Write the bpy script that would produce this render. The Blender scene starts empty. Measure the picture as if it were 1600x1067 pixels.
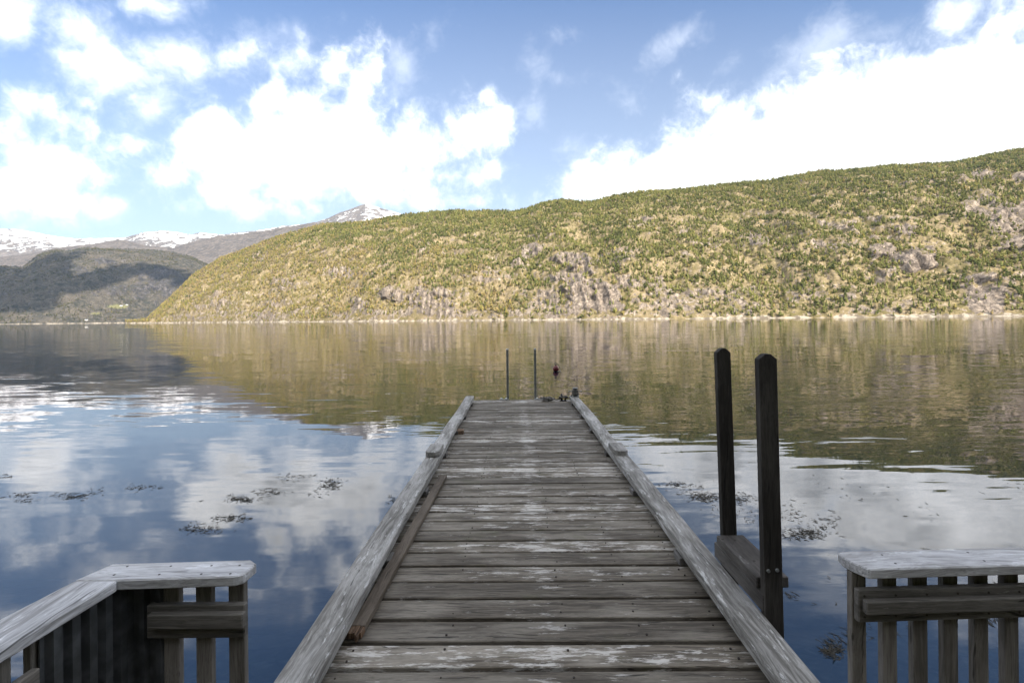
import bpy, bmesh, math, random
import numpy as np
from mathutils import Vector, Matrix

random.seed(7)
RNG = np.random.default_rng(11)
SC = bpy.context.scene
COL = SC.collection
PI = math.pi

# ------------------------------------------------------------------ camera
F, CX, HY, ROLL, CZ = 755.0, 800.0, 498.5, math.radians(.54), 2.5     # focal length / horizon in the photo's pixels
cam = bpy.data.cameras.new('camera')
cam_o = bpy.data.objects.new('camera', cam)
COL.objects.link(cam_o)
cam.sensor_width = 36.0
cam.lens = 36.0 * F / 1600.0
cam.shift_y = -(533.5 - HY) / 1600.0
cam.clip_start = .05
cam.clip_end = 60000
cr, sr = math.cos(ROLL), math.sin(ROLL)
cam_o.matrix_world = Matrix(((cr, sr, 0, 0), (0, 0, -1, 0), (-sr, cr, 0, CZ), (0, 0, 0, 1)))
SC.camera = cam_o
SC.view_settings.view_transform = 'Standard'
SC.view_settings.look = 'None'
SC.view_settings.gamma = 1
SC.view_settings.exposure = 1.1
SC.cycles.use_denoising = True
SC.cycles.max_bounces = 8
SC.cycles.diffuse_bounces = 2
SC.cycles.glossy_bounces = 3
SC.cycles.transparent_max_bounces = 12
SC.cycles.volume_bounces = 0
SC.cycles.caustics_reflective = False
SC.cycles.caustics_refractive = False

R_ = np.array([cr, 0, -sr]); U_ = np.array([sr, 0, cr]); W_ = np.array([0, 1.0, 0])


def ray(px, py):
    return W_ + R_ * (px - CX) / F - U_ * (py - HY) / F


def at_z(px, py, z):                       # the point of height z that a photo pixel looks at
    d = ray(px, py)
    return d * ((z - CZ) / d[2]) + np.array([0, 0, CZ])


def uv_of(px, py):                         # direction as x/y, z/y
    d = ray(px, py)
    return d[0] / d[1], d[2] / d[1]


# ------------------------------------------------------------------ node helpers
class NT:
    def __init__(s, tree):
        s.t = tree

    def n(s, typ, **kw):
        nd = s.t.nodes.new(typ)
        for k, v in kw.items():
            setattr(nd, k, v)
        return nd

    def put(s, sock, v):
        if isinstance(v, bpy.types.NodeSocket):
            s.t.links.new(v, sock)
        elif v is not None:
            if hasattr(sock.default_value, '__len__') and not hasattr(v, '__len__'):
                v = [v] * len(sock.default_value)
            if hasattr(v, '__len__') and len(sock.default_value) == 4 and len(v) == 3:
                v = list(v) + [1]
            sock.default_value = v

    def m(s, op, a, b=None, c=None, clamp=False):
        nd = s.n('ShaderNodeMath', operation=op, use_clamp=clamp)
        for i, v in enumerate((a, b, c)):
            if v is not None:
                s.put(nd.inputs[i], v)
        return nd.outputs[0]

    def vm(s, op, a, b=None):
        nd = s.n('ShaderNodeVectorMath', operation=op)
        s.put(nd.inputs[0], a)
        if b is not None:
            if op == 'SCALE':
                s.put(nd.inputs[3], b)
            else:
                s.put(nd.inputs[1], b)
        return nd.outputs[0]

    def noise(s, vec, scale, detail=4, rough=.55, dist=0, color=False):
        nd = s.n('ShaderNodeTexNoise')
        if vec is not None:
            s.put(nd.inputs['Vector'], vec)
        s.put(nd.inputs['Scale'], scale)
        nd.inputs['Detail'].default_value = detail
        nd.inputs['Roughness'].default_value = rough
        nd.inputs['Distortion'].default_value = dist
        return nd.outputs['Color' if color else 'Fac']

    def map(s, vec, scale=(1, 1, 1), loc=(0, 0, 0), rot=(0, 0, 0)):
        nd = s.n('ShaderNodeMapping')
        s.put(nd.inputs[0], vec)
        s.put(nd.inputs[1], loc); s.put(nd.inputs[2], rot); s.put(nd.inputs[3], scale)
        return nd.outputs[0]

    def ss(s, v, a, b, to0=0., to1=1., smooth=True):
        nd = s.n('ShaderNodeMapRange', interpolation_type='SMOOTHSTEP' if smooth else 'LINEAR')
        s.put(nd.inputs[0], v)
        s.put(nd.inputs[1], a); s.put(nd.inputs[2], b); s.put(nd.inputs[3], to0); s.put(nd.inputs[4], to1)
        return nd.outputs[0]

    def mix(s, fac, a, b, blend='MIX'):
        nd = s.n('ShaderNodeMix', data_type='RGBA', blend_type=blend)
        s.put(nd.inputs[0], fac)
        s.put(nd.inputs[6], a); s.put(nd.inputs[7], b)
        return nd.outputs[2]

    def sep(s, v):
        nd = s.n('ShaderNodeSeparateXYZ'); s.put(nd.inputs[0], v)
        return nd.outputs

    def comb(s, x, y, z):
        nd = s.n('ShaderNodeCombineXYZ')
        for i, v in enumerate((x, y, z)):
            s.put(nd.inputs[i], v)
        return nd.outputs[0]

    def attr(s, name, out='Fac'):
        nd = s.n('ShaderNodeAttribute', attribute_name=name)
        return nd.outputs[out]


def material(name):
    m = bpy.data.materials.new(name)
    m.use_nodes = True
    m.node_tree.nodes.clear()
    g = NT(m.node_tree)
    out = g.n('ShaderNodeOutputMaterial')
    return m, g, out


def principled(g, out, color, rough=.8, spec=.3, bump=None, bstr=.3, bdist=.01, metallic=0):
    p = g.n('ShaderNodeBsdfPrincipled')
    g.put(p.inputs['Base Color'], color)
    g.put(p.inputs['Roughness'], rough)
    g.put(p.inputs['Specular IOR Level'], spec)
    g.put(p.inputs['Metallic'], metallic)
    if bump is not None:
        b = g.n('ShaderNodeBump')
        b.inputs['Strength'].default_value = bstr
        b.inputs['Distance'].default_value = bdist
        g.put(b.inputs['Height'], bump)
        g.t.links.new(b.outputs[0], p.inputs['Normal'])
    g.t.links.new(p.outputs[0], out.inputs[0])
    return p


# ------------------------------------------------------------------ world and sun
SUN_AZ, SUN_EL = math.radians(150), math.radians(30)          # clockwise from +Y: behind the camera, a little to the right
SKY_STRENGTH = 0.088
CLOUD = 1.28
world = bpy.data.worlds.new('World')
SC.world = world
world.use_nodes = True
world.node_tree.nodes.clear()
g = NT(world.node_tree)
sky = g.n('ShaderNodeTexSky', sky_type='NISHITA', sun_disc=False, sun_elevation=SUN_EL, sun_rotation=SUN_AZ,
          air_density=1.0, dust_density=.6, ozone_density=2.5, altitude=0)
tc = g.n('ShaderNodeTexCoord').outputs['Generated']
dx, dy, dz = g.sep(tc)
front = g.m('MAXIMUM', dy, .12)
uu = g.m('DIVIDE', dx, front)
vv = g.m('DIVIDE', dz, front)
# each cloud bank is a group of soft puffs placed by direction: photo pixel centre, half width, half height, turn, weight
PUFFS = [(500, 240, 235, 88, 0), (565, 130, 40, 58, 20), (530, 110, 22, 34, 0), (425, 160, 42, 42, 0), (722, 208, 68, 58, 10), (755, 268, 52, 36, 0),
         (330, 215, 80, 62, 0), (600, 285, 160, 48, 0), (268, 282, 46, 34, 0), (350, 300, 95, 38, 0), (640, 225, 90, 60, 0),
         (420, 325, 80, 22, 0), (480, 190, 70, 60, 0),
         (55, 285, 105, 66, 0), (125, 312, 50, 34, 0), (20, 240, 60, 30, 0),
         (60, 165, 62, 28, 0), (105, 188, 55, 28, 25), (170, 232, 38, 15, 10), (135, 160, 20, 14, 0),
         (860, 310, 46, 18, 0), (905, 300, 60, 34, 0), (1000, 300, 110, 62, 0), (1050, 245, 60, 44, 0), (1130, 265, 130, 100, 0), (1110, 155, 62, 34, -20),
         (1150, 185, 70, 50, 0), (1250, 250, 170, 108, 0), (1230, 170, 70, 45, 0), (1330, 190, 110, 95, 0), (1420, 230, 220, 150, 0), (1440, 125, 90, 62, -20), (1560, 160, 190, 135, 0),
         (1660, 40, 150, 75, -30), (1540, 60, 70, 42, -40),
         (-140, 250, 150, 140, 0), (1800, 100, 250, 220, 0), (-330, 150, 180, 80, 0)]
WISPS = [(115, 45, 75, 42, 25), (170, 105, 90, 40, 25), (190, 140, 55, 28, 30), (270, 95, 120, 30, 0), (330, 90, 60, 18, 0), (25, 28, 75, 34, 0), (235, 6, 34, 18, 0),
         (1500, 25, 80, 40, -45), (1480, 45, 50, 26, -40)]
FAINT = [(625, 108, 34, 44, 30), (640, 85, 40, 16, -40), (1285, 72, 46, 18, -20), (1268, 100, 36, 16, -35), (1200, 130, 36, 18, -30), (1400, 50, 22, 8, 0), (1060, 62, 24, 8, -30), (885, 122, 18, 7, 0), (892, 48, 14, 8, 0),
         (1000, 178, 22, 9, 30), (880, 235, 16, 6, 0), (835, 150, 6, 22, 10), (420, 60, 40, 12, 10), (1140, 110, 30, 10, -20)]


def field(lst):
    acc = None
    for (px, py, a, b, rot) in lst:
        u0, v0 = uv_of(px, py)
        a /= F; b /= F
        c, s = math.cos(math.radians(rot)), -math.sin(math.radians(rot))
        du = g.m('SUBTRACT', uu, u0); dv = g.m('SUBTRACT', vv, v0)
        if rot:
            p = g.m('MULTIPLY_ADD', du, c / a, g.m('MULTIPLY', dv, s / a))
            q = g.m('MULTIPLY_ADD', du, -s / b, g.m('MULTIPLY', dv, c / b))
        else:
            p = g.m('MULTIPLY', du, 1 / a); q = g.m('MULTIPLY', dv, 1 / b)
        r = g.m('SQRT', g.m('MULTIPLY_ADD', p, p, g.m('MULTIPLY', q, q)))
        v = g.m('MULTIPLY', g.m('SUBTRACT', 1.0, r), min(a, b))          # about the distance inside the puff's edge
        acc = v if acc is None else g.m('SMOOTH_MAX', acc, v, .012)
    return acc


warp = g.vm('SCALE', g.vm('SUBTRACT', g.noise(tc, 9, 4, .6, color=True), (.5, .5, .5)), .06)
wtc = g.vm('ADD', tc, warp)
n1 = g.noise(wtc, 7.0, 9, .6)
n2 = g.noise(wtc, 24.0, 7, .62)
vor = g.n('ShaderNodeTexVoronoi', feature='SMOOTH_F1')
g.put(vor.inputs['Vector'], wtc); vor.inputs['Scale'].default_value = 19; vor.inputs['Smoothness'].default_value = .6
billow = g.m('SUBTRACT', .45, vor.outputs['Distance'])
wob = g.m('ADD', g.m('MULTIPLY', g.m('SUBTRACT', n1, .5), .26), g.m('ADD', g.m('MULTIPLY', g.m('SUBTRACT', n2, .5), .14), g.m('MULTIPLY', billow, .045)))
dens = g.m('ADD', field(PUFFS), wob)
a_main = g.m('POWER', g.ss(dens, -.048, .088), 1.95)
a_wisp = g.m('MULTIPLY', g.m('POWER', g.ss(g.m('ADD', field(WISPS), g.m('MULTIPLY', wob, .85)), -.07, .075), 1.7), .75)
a_faint = g.m('MULTIPLY', g.ss(g.m('ADD', field(FAINT), g.m('MULTIPLY', wob, .7)), -.03, .06), .20)
# overhead and behind: broken cloud
n3 = g.noise(wtc, 2.6, 8, .6)
a_rest = g.m('MULTIPLY', g.ss(n3, .40, .54), g.m('MAXIMUM', g.ss(dy, .35, .1), g.ss(vv, .85, 1.3)))
alpha = g.m('MAXIMUM', g.m('MAXIMUM', a_main, a_faint), g.m('MAXIMUM', a_wisp, a_rest))
thick = g.ss(dens, .0, .16)
big = g.ss(g.noise(g.map(wtc, (1, 1, 1.6), (5, 1, 7)), 6.0, 5, .5), .33, .70)
fine = g.ss(g.noise(g.map(wtc, (1, 1, 1.3), (9, 4, 2)), 19, 6, .6), .32, .70)
shade = g.m('SUBTRACT', 1.0, g.m('MULTIPLY', g.ss(dens, .015, .11), g.m('MULTIPLY_ADD', big, .42, g.m("MULTIPLY", fine, .24))))
low = g.ss(vv, .12, .32, .58, 1.0)
cl = g.vm('SCALE', (1.0, .995, .985), g.m('MULTIPLY', g.m('MULTIPLY', shade, low), CLOUD))
hz = g.ss(vv, .0, .75, 1.0, 0.0)
skyc = g.mix(1.0, sky.outputs[0], g.mix(hz, (.93, .98, 1.10), (.86, .97, 1.06)), 'MULTIPLY')
skyc = g.vm('SCALE', skyc, SKY_STRENGTH)
veil = g.m('MULTIPLY_ADD', vv, -1.0, .70, clamp=True)                    # thin high haze, denser towards the horizon
skyc = g.mix(veil, skyc, (.42, .42, .42))
cl = g.vm('SCALE', cl, g.m('MULTIPLY_ADD', a_rest, -.28, 1.0))               # overhead we see the greyer undersides
final = g.mix(alpha, skyc, cl)
bg = g.n('ShaderNodeBackground')
g.put(bg.inputs[0], final)
bg.inputs[1].default_value = 1.0
g.t.links.new(bg.outputs[0], g.n('ShaderNodeOutputWorld').inputs[0])
world.cycles.sampling_method = 'MANUAL'
world.cycles.sample_map_resolution = 512

sun = bpy.data.lights.new('sun', 'SUN')
sun.energy = 5.0
sun.angle = math.radians(.5)
sun.color = (1.0, .91, .77)
sun_o = bpy.data.objects.new('sun', sun)
COL.objects.link(sun_o)
SUN_DIR = Vector((math.sin(SUN_AZ) * math.cos(SUN_EL), math.cos(SUN_AZ) * math.cos(SUN_EL), math.sin(SUN_EL)))
sun_o.rotation_euler = SUN_DIR.to_track_quat('Z', 'Y').to_euler()
sun_o.location = (0, -20, 60)


# ------------------------------------------------------------------ object helpers
def link(name, me, mats, parent=None, loc=None):
    o = bpy.data.objects.new(name, me)
    for m in (mats if isinstance(mats, (list, tuple)) else [mats]):
        me.materials.append(m)
    COL.objects.link(o)
    if parent is not None:
        o.parent = parent
    if loc is not None:
        o.location = loc
    return o


def obj(name, bm, mats, parent=None, smooth=False, loc=None):
    me = bpy.data.meshes.new(name)
    bm.normal_update()
    bm.to_mesh(me)
    bm.free()
    if smooth:
        me.polygons.foreach_set('use_smooth', [True] * len(me.polygons))
    return link(name, me, mats, parent, loc)


def empty(name, loc, rot=(0, 0, 0)):
    o = bpy.data.objects.new(name, None)
    o.empty_display_size = .2
    COL.objects.link(o)
    o.location = loc
    o.rotation_euler = rot
    return o


def tag(o, label=None, cat=None, group=None, kind=None):
    for k, v in (('label', label), ('category', cat), ('group', group), ('kind', kind)):
        if v:
            o[k] = v
    return o


def box(bm, c, s, rot=(0, 0, 0), bevel=.004, mat=0, jit=0):
    t = bmesh.new()
    bmesh.ops.create_cube(t, size=1)
    for v in t.verts:
        v.co = Vector((v.co.x * s[0], v.co.y * s[1], v.co.z * s[2]))
        if jit:
            v.co += Vector((random.uniform(-jit, jit), random.uniform(-jit, jit), random.uniform(-jit, jit)))
    if bevel:
        bmesh.ops.bevel(t, geom=list(t.edges), offset=bevel, segments=1, affect='EDGES')
    M = Matrix.Translation(c) @ Matrix.Rotation(rot[2], 4, 'Z') @ Matrix.Rotation(rot[1], 4, 'Y') @ Matrix.Rotation(rot[0], 4, 'X')
    merge(bm, t, M, mat)


def merge(bm, t, M, mat=0):
    vs = [bm.verts.new(M @ v.co) for v in t.verts]
    t.verts.index_update()
    for f in t.faces:
        nf = bm.faces.new([vs[v.index] for v in f.verts])
        nf.material_index = mat
        nf.smooth = f.smooth
    t.free()


def prism(bm, pts, z0, z1, bevel=.004, M=None, mat=0):        # a polygon in plan, from z0 up to z1
    t = bmesh.new()
    lo = [t.verts.new((x, y, z0)) for x, y in pts]
    hi = [t.verts.new((x, y, z1)) for x, y in pts]
    t.faces.new(lo[::-1]); t.faces.new(hi)
    n = len(pts)
    for i in range(n):
        t.faces.new((lo[i], lo[(i + 1) % n], hi[(i + 1) % n], hi[i]))
    bmesh.ops.recalc_face_normals(t, faces=list(t.faces))
    if bevel:
        bmesh.ops.bevel(t, geom=list(t.edges), offset=bevel, segments=1, affect='EDGES')
    merge(bm, t, M or Matrix(), mat)


def cyl(bm, p, q, r, r2=None, seg=12, mat=0):
    p, q = Vector(p), Vector(q)
    t = bmesh.new()
    bmesh.ops.create_cone(t, cap_ends=True, segments=seg, radius1=r, radius2=r if r2 is None else r2, depth=(q - p).length)
    for f in t.faces:
        f.smooth = len(f.verts) == 4
    merge(bm, t, Matrix.Translation((p + q) / 2) @ (q - p).to_track_quat('Z', 'Y').to_matrix().to_4x4(), mat)


def tube(bm, pts, r, seg=7):
    pts = [Vector(p) for p in pts]
    rings = []
    for i, p in enumerate(pts):
        d = (pts[min(i + 1, len(pts) - 1)] - pts[max(i - 1, 0)]).normalized()
        q = d.to_track_quat('Z', 'Y')
        rings.append([bm.verts.new(p + q @ Vector((r * math.cos(a), r * math.sin(a), 0))) for a in [2 * PI * k / seg for k in range(seg)]])
    for a, b in zip(rings, rings[1:]):
        for k in range(seg):
            f = bm.faces.new((a[k], a[(k + 1) % seg], b[(k + 1) % seg], b[k]))
            f.smooth = True
    bm.faces.new(rings[0][::-1]); bm.faces.new(rings[-1])


def np_mesh(name, verts, faces, smooth=False, attrs=None, mats=None, color=None):
    """verts (n,3); faces (m,k) one size"""
    me = bpy.data.meshes.new(name)
    n, (m, k) = len(verts), faces.shape
    me.vertices.add(n)
    me.vertices.foreach_set('co', np.ascontiguousarray(verts, dtype=np.float32).ravel())
    me.loops.add(m * k)
    me.loops.foreach_set('vertex_index', np.ascontiguousarray(faces, dtype=np.int32).ravel())
    me.polygons.add(m)
    me.polygons.foreach_set('loop_start', np.arange(0, m * k, k, dtype=np.int32))
    me.polygons.foreach_set('loop_total', np.full(m, k, dtype=np.int32))
    me.polygons.foreach_set('use_smooth', np.full(m, smooth, dtype=bool))
    me.update(calc_edges=True)
    for an, av in (attrs or {}).items():
        a = me.attributes.new(an, 'FLOAT', 'POINT')
        a.data.foreach_set('value', np.ascontiguousarray(av, dtype=np.float32).ravel())
    if color is not None:
        a = me.attributes.new('tint', 'FLOAT_COLOR', 'POINT')
        a.data.foreach_set('color', np.ascontiguousarray(color, dtype=np.float32).ravel())
    return link(name, me, mats)


# ------------------------------------------------------------------ numpy noise
def _h(ix, iy, seed):
    h = (ix.astype(np.int64) * 374761393 + iy.astype(np.int64) * 668265263 + seed * 974711) & 0xffffffff
    h = ((h ^ (h >> 13)) * 1274126177) & 0xffffffff
    return ((h ^ (h >> 16)) & 0xffff) / 65535.0


def perlin(x, y, seed=0):
    ix, iy = np.floor(x), np.floor(y)
    fx, fy = x - ix, y - iy
    u = fx * fx * fx * (fx * (fx * 6 - 15) + 10); v = fy * fy * fy * (fy * (fy * 6 - 15) + 10)

    def gr(ox, oy):
        a = _h(ix + ox, iy + oy, seed) * 2 * PI
        return np.cos(a) * (fx - ox) + np.sin(a) * (fy - oy)
    a, b, c, d = gr(0, 0), gr(1, 0), gr(0, 1), gr(1, 1)
    return ((a + (b - a) * u) * (1 - v) + (c + (d - c) * u) * v) * 1.5


def fbm(x, y, o=5, seed=0, gain=.5):
    s, a, t = 0, 1., 0
    for i in range(o):
        s = s + a * perlin(x * 2 ** i, y * 2 ** i, seed + i * 17); t += a; a *= gain
    return s / t


def ridged(x, y, o=4, seed=0):
    s, a, t = 0, 1., 0
    for i in range(o):
        s = s + a * (1 - 2 * np.abs(perlin(x * 2 ** i, y * 2 ** i, seed + i * 13))); t += a; a *= .5
    return s / t


def sstep(a, b, x):
    t = np.clip((x - a) / (b - a), 0, 1)
    return t * t * (3 - 2 * t)


def px_of(P):
    d = P - np.array([0, 0, CZ])
    y = np.maximum(d[..., 1], 1)
    return CX + F * (d @ R_) / y, HY - F * (d @ U_) / y


# ------------------------------------------------------------------ materials for the land
def mat_hill(name, heath1, heath2, rock1, rock2, sc=1.0, snow=False):
    m, g, out = material(name)
    geo = g.n('ShaderNodeNewGeometry')
    pos = geo.outputs['Position']
    nz = g.sep(geo.outputs['True Normal'])[2]
    r = g.attr('rock')
    nA = g.noise(pos, .02 * sc, 6, .6)
    nB = g.noise(pos, .11 * sc, 6, .65)
    streak = g.noise(g.map(pos, (1, 1, .16)), .16 * sc, 5, .65)
    steep = g.ss(nz, .80, .52)
    mask = g.m('ADD', g.m('MULTIPLY', r, 1.1), g.m('ADD', g.m('MULTIPLY', steep, .26), g.m('MULTIPLY', g.m('SUBTRACT', nB, .5), 2.3)))
    mask = g.ss(mask, .46, .66)
    rock = g.mix(g.ss(streak, .35, .62), rock1, rock2)
    rock = g.mix(g.m('MULTIPLY', g.ss(g.noise(g.map(pos, (1, 1, .22)), .055 * sc, 5, .7), .50, .60), .6), rock, [c * .5 for c in rock1])
    rock = g.mix(g.m('MULTIPLY', g.ss(g.m('ABSOLUTE', g.m('SUBTRACT', g.noise(g.map(pos, (1, 1, .5)), .07 * sc, 5, .6), .5)), .022, .006), .75), rock, [c * .22 for c in rock1])
    rock = g.mix(g.m('MULTIPLY', g.ss(g.noise(g.map(pos, (1, .6, .07)), .09 * sc, 4, .7), .52, .66), .62), rock, [c * .38 for c in rock1])
    vc = g.n('ShaderNodeTexVoronoi', feature='DISTANCE_TO_EDGE')
    g.put(vc.inputs['Vector'], g.map(g.vm('ADD', pos, g.vm('SCALE', g.noise(pos, .05 * sc, 3, .6, 0, True), 14.0)), (1, 1, .42), rot=(0, .35, 0))); vc.inputs['Scale'].default_value = .085 * sc
    rock = g.mix(g.m('MULTIPLY', g.ss(vc.outputs['Distance'], .07, .015), .62), rock, [c * .28 for c in rock1])
    rock = g.mix(g.m('MULTIPLY', g.ss(nB, .6, .42), .45), rock, [c * .35 for c in rock1])
    heath = g.mix(g.ss(nA, .38, .62), heath1, heath2)
    heath = g.mix(g.ss(nB, .42, .66), heath, [c * 1.5 for c in heath2])
    heath = g.mix(g.m('MULTIPLY', g.ss(g.noise(pos, .35 * sc, 3, .6), .5, .62), .6), heath, [c * .5 for c in heath1])
    col = g.mix(mask, heath, rock)
    if snow:
        sn = g.m('ADD', g.attr('snow'), g.m('ADD', g.m('MULTIPLY', g.m('SUBTRACT', g.noise(g.map(pos, (1, 1, 1.6)), .007, 7, .72), .5), 1.9), g.m('MULTIPLY', g.ss(nz, .93, .70), -.35)))
        col = g.mix(g.ss(sn, .44, .54), col, (.86, .87, .9))
    else:
        col = g.mix(g.ss(g.attr('shore'), .35, .6), col, g.mix(g.ss(nB, .42, .58), (.15, .125, .095), (.38, .335, .27)))
        col = g.mix(g.attr('meadow'), col, (.15, .145, .07))
    principled(g, out, col, .95, .1, g.noise(pos, .25 * sc, 6, .7), .7, 1.5 / sc)
    return m


M_hill = mat_hill('hill_ground', (.135, .115, .05), (.215, .17, .10), (.23, .19, .16), (.36, .30, .245))
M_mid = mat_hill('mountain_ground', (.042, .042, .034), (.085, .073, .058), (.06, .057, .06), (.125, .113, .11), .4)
M_brown = mat_hill('upland_ground', (.080, .068, .060), (.115, .098, .085), (.12, .112, .108), (.19, .178, .17), .22, True)
M_snow = mat_hill('snowfield', (.10, .085, .075), (.14, .12, .105), (.10, .10, .105), (.17, .165, .165), .18, True)


def terrain(name, mat, label, us, ys, wid, top, nt, tmax, noisef, profile, spots=(), tree_h=0, snowf=None, meadow=None, tmin=-.1):
    """a heightfield whose columns fan out from the viewer's side of the fjord: shore depth, width to the ridge and ridge height per column"""
    nu = len(us)
    ts = np.concatenate([np.linspace(tmin, 0, 8, endpoint=False), np.linspace(0, 1, nt, endpoint=False) ** 1.12, np.linspace(1, tmax, max(14, nt // 7))])
    T, Ug = np.meshgrid(ts, us, indexing='ij')
    Ys = ys[None, :]; Wd = wid[None, :]
    Y = Ys + Wd * T
    X = Ug * Y
    Hr = np.maximum(top * (ys + wid) + CZ - tree_h, 4)[None, :]
    Tc = np.clip(T, 0, 1)
    base = Hr * profile(Tc, Ug)
    nz, rk = noisef(X, Y, T, Ug, base, Hr)
    Z = base + nz
    Z = np.where(T > 1, Z - Hr * .10 * (T - 1), Z)
    fade = sstep(0, .02, T)
    Z = np.where(T < 0, T * 220 - .5, Z * fade + (1 - fade) * (T * 50 - .5) + 1.2 * fade)
    P = np.stack([X, Y, Z], -1)
    px, py = px_of(P)
    rock = rk.copy()
    wig = fbm(px / 30, py / 22, 6, 91, .65) * 1.5
    for (sx, sy, rx, ry, amt) in spots:
        q = 1 - np.hypot((px - sx) / rx, (py - sy) / ry)
        w = sstep(-.15, .45, q + wig)
        rock = np.maximum(rock, amt * w) if amt > 0 else rock + amt * w
    cliff = rock * (1 if spots else 0) * np.clip(T * 12, 0, 1) * np.clip((1 - T) * 6, 0, 1)      # bare rock stands out in rough columns and ledges
    push = cliff * (6 + 15 * ridged(X / 17, Z / 120, 3, 66) + 9 * fbm(X / 45, Z / 12, 3, 67)) * np.clip(Hr / 180, .3, 1)
    P[..., 1] -= push
    shore = sstep(4.2, 1.2, Z + fbm(X / 22, Y / 22, 4, 5) * 7)
    md = np.zeros_like(Z)
    for (sx, sy, rx, ry) in meadow or ():
        md = np.maximum(md, sstep(0, .25, 1 - np.hypot((px - sx) / rx, (py - sy) / ry) + fbm(px / 9, py / 5, 2, 4) * .3))
    sn = snowf(X, Y, Z, px, py) if snowf else np.zeros_like(Z)
    nr = len(ts)
    i = np.arange(nr * nu).reshape(nr, nu)
    f = np.stack([i[:-1, :-1], i[:-1, 1:], i[1:, 1:], i[1:, :-1]], -1).reshape(-1, 4)
    o = np_mesh(name, P.reshape(-1, 3), f, True, {'rock': rock, 'shore': shore, 'snow': sn, 'meadow': md}, mat)
    tag(o, label, 'hill', kind='structure')
    return P, T, rock, px, py, shore, md


def curve(pts):
    """photo outline -> (u, v) arrays for np.interp"""
    a = np.array([uv_of(*p) for p in pts])
    return lambda u: np.interp(u, a[:, 0], a[:, 1])


# main hillside across the water
ridge = curve([(190, 508), (225, 502), (262, 468), (300, 432), (345, 402), (400, 381), (450, 362), (500, 351), (560, 347), (600, 341), (640, 334), (700, 329), (740, 328), (800, 328), (825, 324),
               (850, 316), (880, 311), (930, 314), (955, 306), (980, 301), (1050, 297), (1120, 290), (1165, 284), (1200, 281), (1240, 274), (1280, 267), (1350, 262), (1420, 257), (1480, 254),
               (1510, 250), (1550, 241), (1600, 234), (1700, 215), (1900, 170), (2400, 110)])
us = np.linspace(-.80, 1.95, 1500)
H_ys = np.interp(us, [-.80, -.6, -.3, .2, 1.06, 1.95], [1560, 1360, 1060, 810, 620, 470])
H_wd = np.interp(us, [-.80, -.74, -.6, -.3, .2, 1.06, 1.95], [120, 170, 380, 560, 640, 740, 760])


def hill_noise(X, Y, T, U, base, Hr):
    lim = (np.clip(T * 7, 0, 1) * np.clip(1.12 - T, .10, 1)) * np.clip(Hr / 150, .25, 1)
    n = 48 * fbm(X / 330, Y / 330, 3, 1) + 42 * ridged(X / 150 + .3 * Y / 150, Y / 260, 4, 8) * .6
    n = n + 15 * fbm(X / 55, Y / 55, 4, 21)
    cl = sstep(.05, .45, fbm(X / 170, Y / 170, 3, 33) + .25)                      # rock steps where this is high
    h = base + n * lim
    step = 34 + 8 * fbm(X / 400, Y / 400, 2, 3)
    q = (h + 26 * fbm(X / 120, Y / 120, 4, 44)) / step
    fr = q - np.floor(q)
    terr = (sstep(.30, .72, fr) - fr) * step * .30
    n2 = n * lim + terr * cl * np.clip(T * 9, 0, 1) * np.clip((1.05 - T) * 4, 0, 1)
    n2 = n2 + 9 * sstep(.0, .5, fbm(X / 75, Y / 75, 4, 82) + .15) * ridged(X / 38, Y / 70, 4, 19) * np.clip(T * 9, 0, 1) * np.clip((1.08 - T) * 3, 0, 1)
    n2 = n2 + (4.5 * fbm(X / 17, Y / 17, 3, 61) + 1.2 * fbm(X / 5, Y / 5, 2, 71)) * np.clip(T * 14, 0.3, 1) * np.clip(1.3 - T, .35, 1)
    rk = .16 * cl * sstep(.2, .5, fr) * sstep(.9, .62, fr) + .42 * sstep(.12, .5, fbm(X / 60, Y / 60, 5, 82, .6)) + .14 * sstep(.25, .0, T) + .07 * sstep(.2, .9, U)
    return n2, rk


def hill_prof(T, U):
    return .80 * T ** 1.02 + .20 * np.sin(T * PI / 2) * (1 - .0 * U) if False else .72 * T + .28 * (1 - (1 - T) ** 2)


ROCKS = [(905, 455, 40, 44, 1.0), (888, 405, 34, 12, .9), (950, 465, 26, 32, .75), (668, 470, 36, 24, .9), (615, 462, 26, 12, .8), (1180, 372, 26, 13, .6), (1060, 470, 60, 22, .55), (975, 400, 45, 12, .5),
         (1150, 465, 60, 18, .45), (1420, 410, 50, 20, .9), (1408, 362, 20, 11, .9), (1375, 392, 24, 14, .8), (1545, 470, 50, 26, .9), (1575, 345, 40, 36, .75), (1585, 380, 26, 22, .9), (1530, 275, 26, 9, .9), (1590, 278, 18, 8, .9),
         (1530, 320, 40, 22, .5), (1450, 250, 40, 6, .6), (1440, 285, 50, 10, .45), (1520, 435, 22, 8, .8), (1265, 460, 40, 16, .4), (1110, 378, 30, 9, .4), (540, 425, 30, 12, .55), (410, 400, 24, 10, .4), (440, 442, 22, 10, .5),
         (830, 395, 18, 14, .7), (760, 430, 30, 14, .4), (1000, 350, 30, 7, .4), (1300, 350, 30, 7, .5), (1000, 440, 40, 12, .5), (860, 470, 40, 22, .5), (560, 480, 16, 14, .6), (1400, 478, 60, 12, .45), (800, 488, 420, 7, .4)]
HILL = terrain('hillside', M_hill, 'wooded hillside with rock faces', us, H_ys, H_wd, ridge(us), 300, 1.7, hill_noise, hill_prof, ROCKS, 6.5, tmin=-.12)

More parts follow.
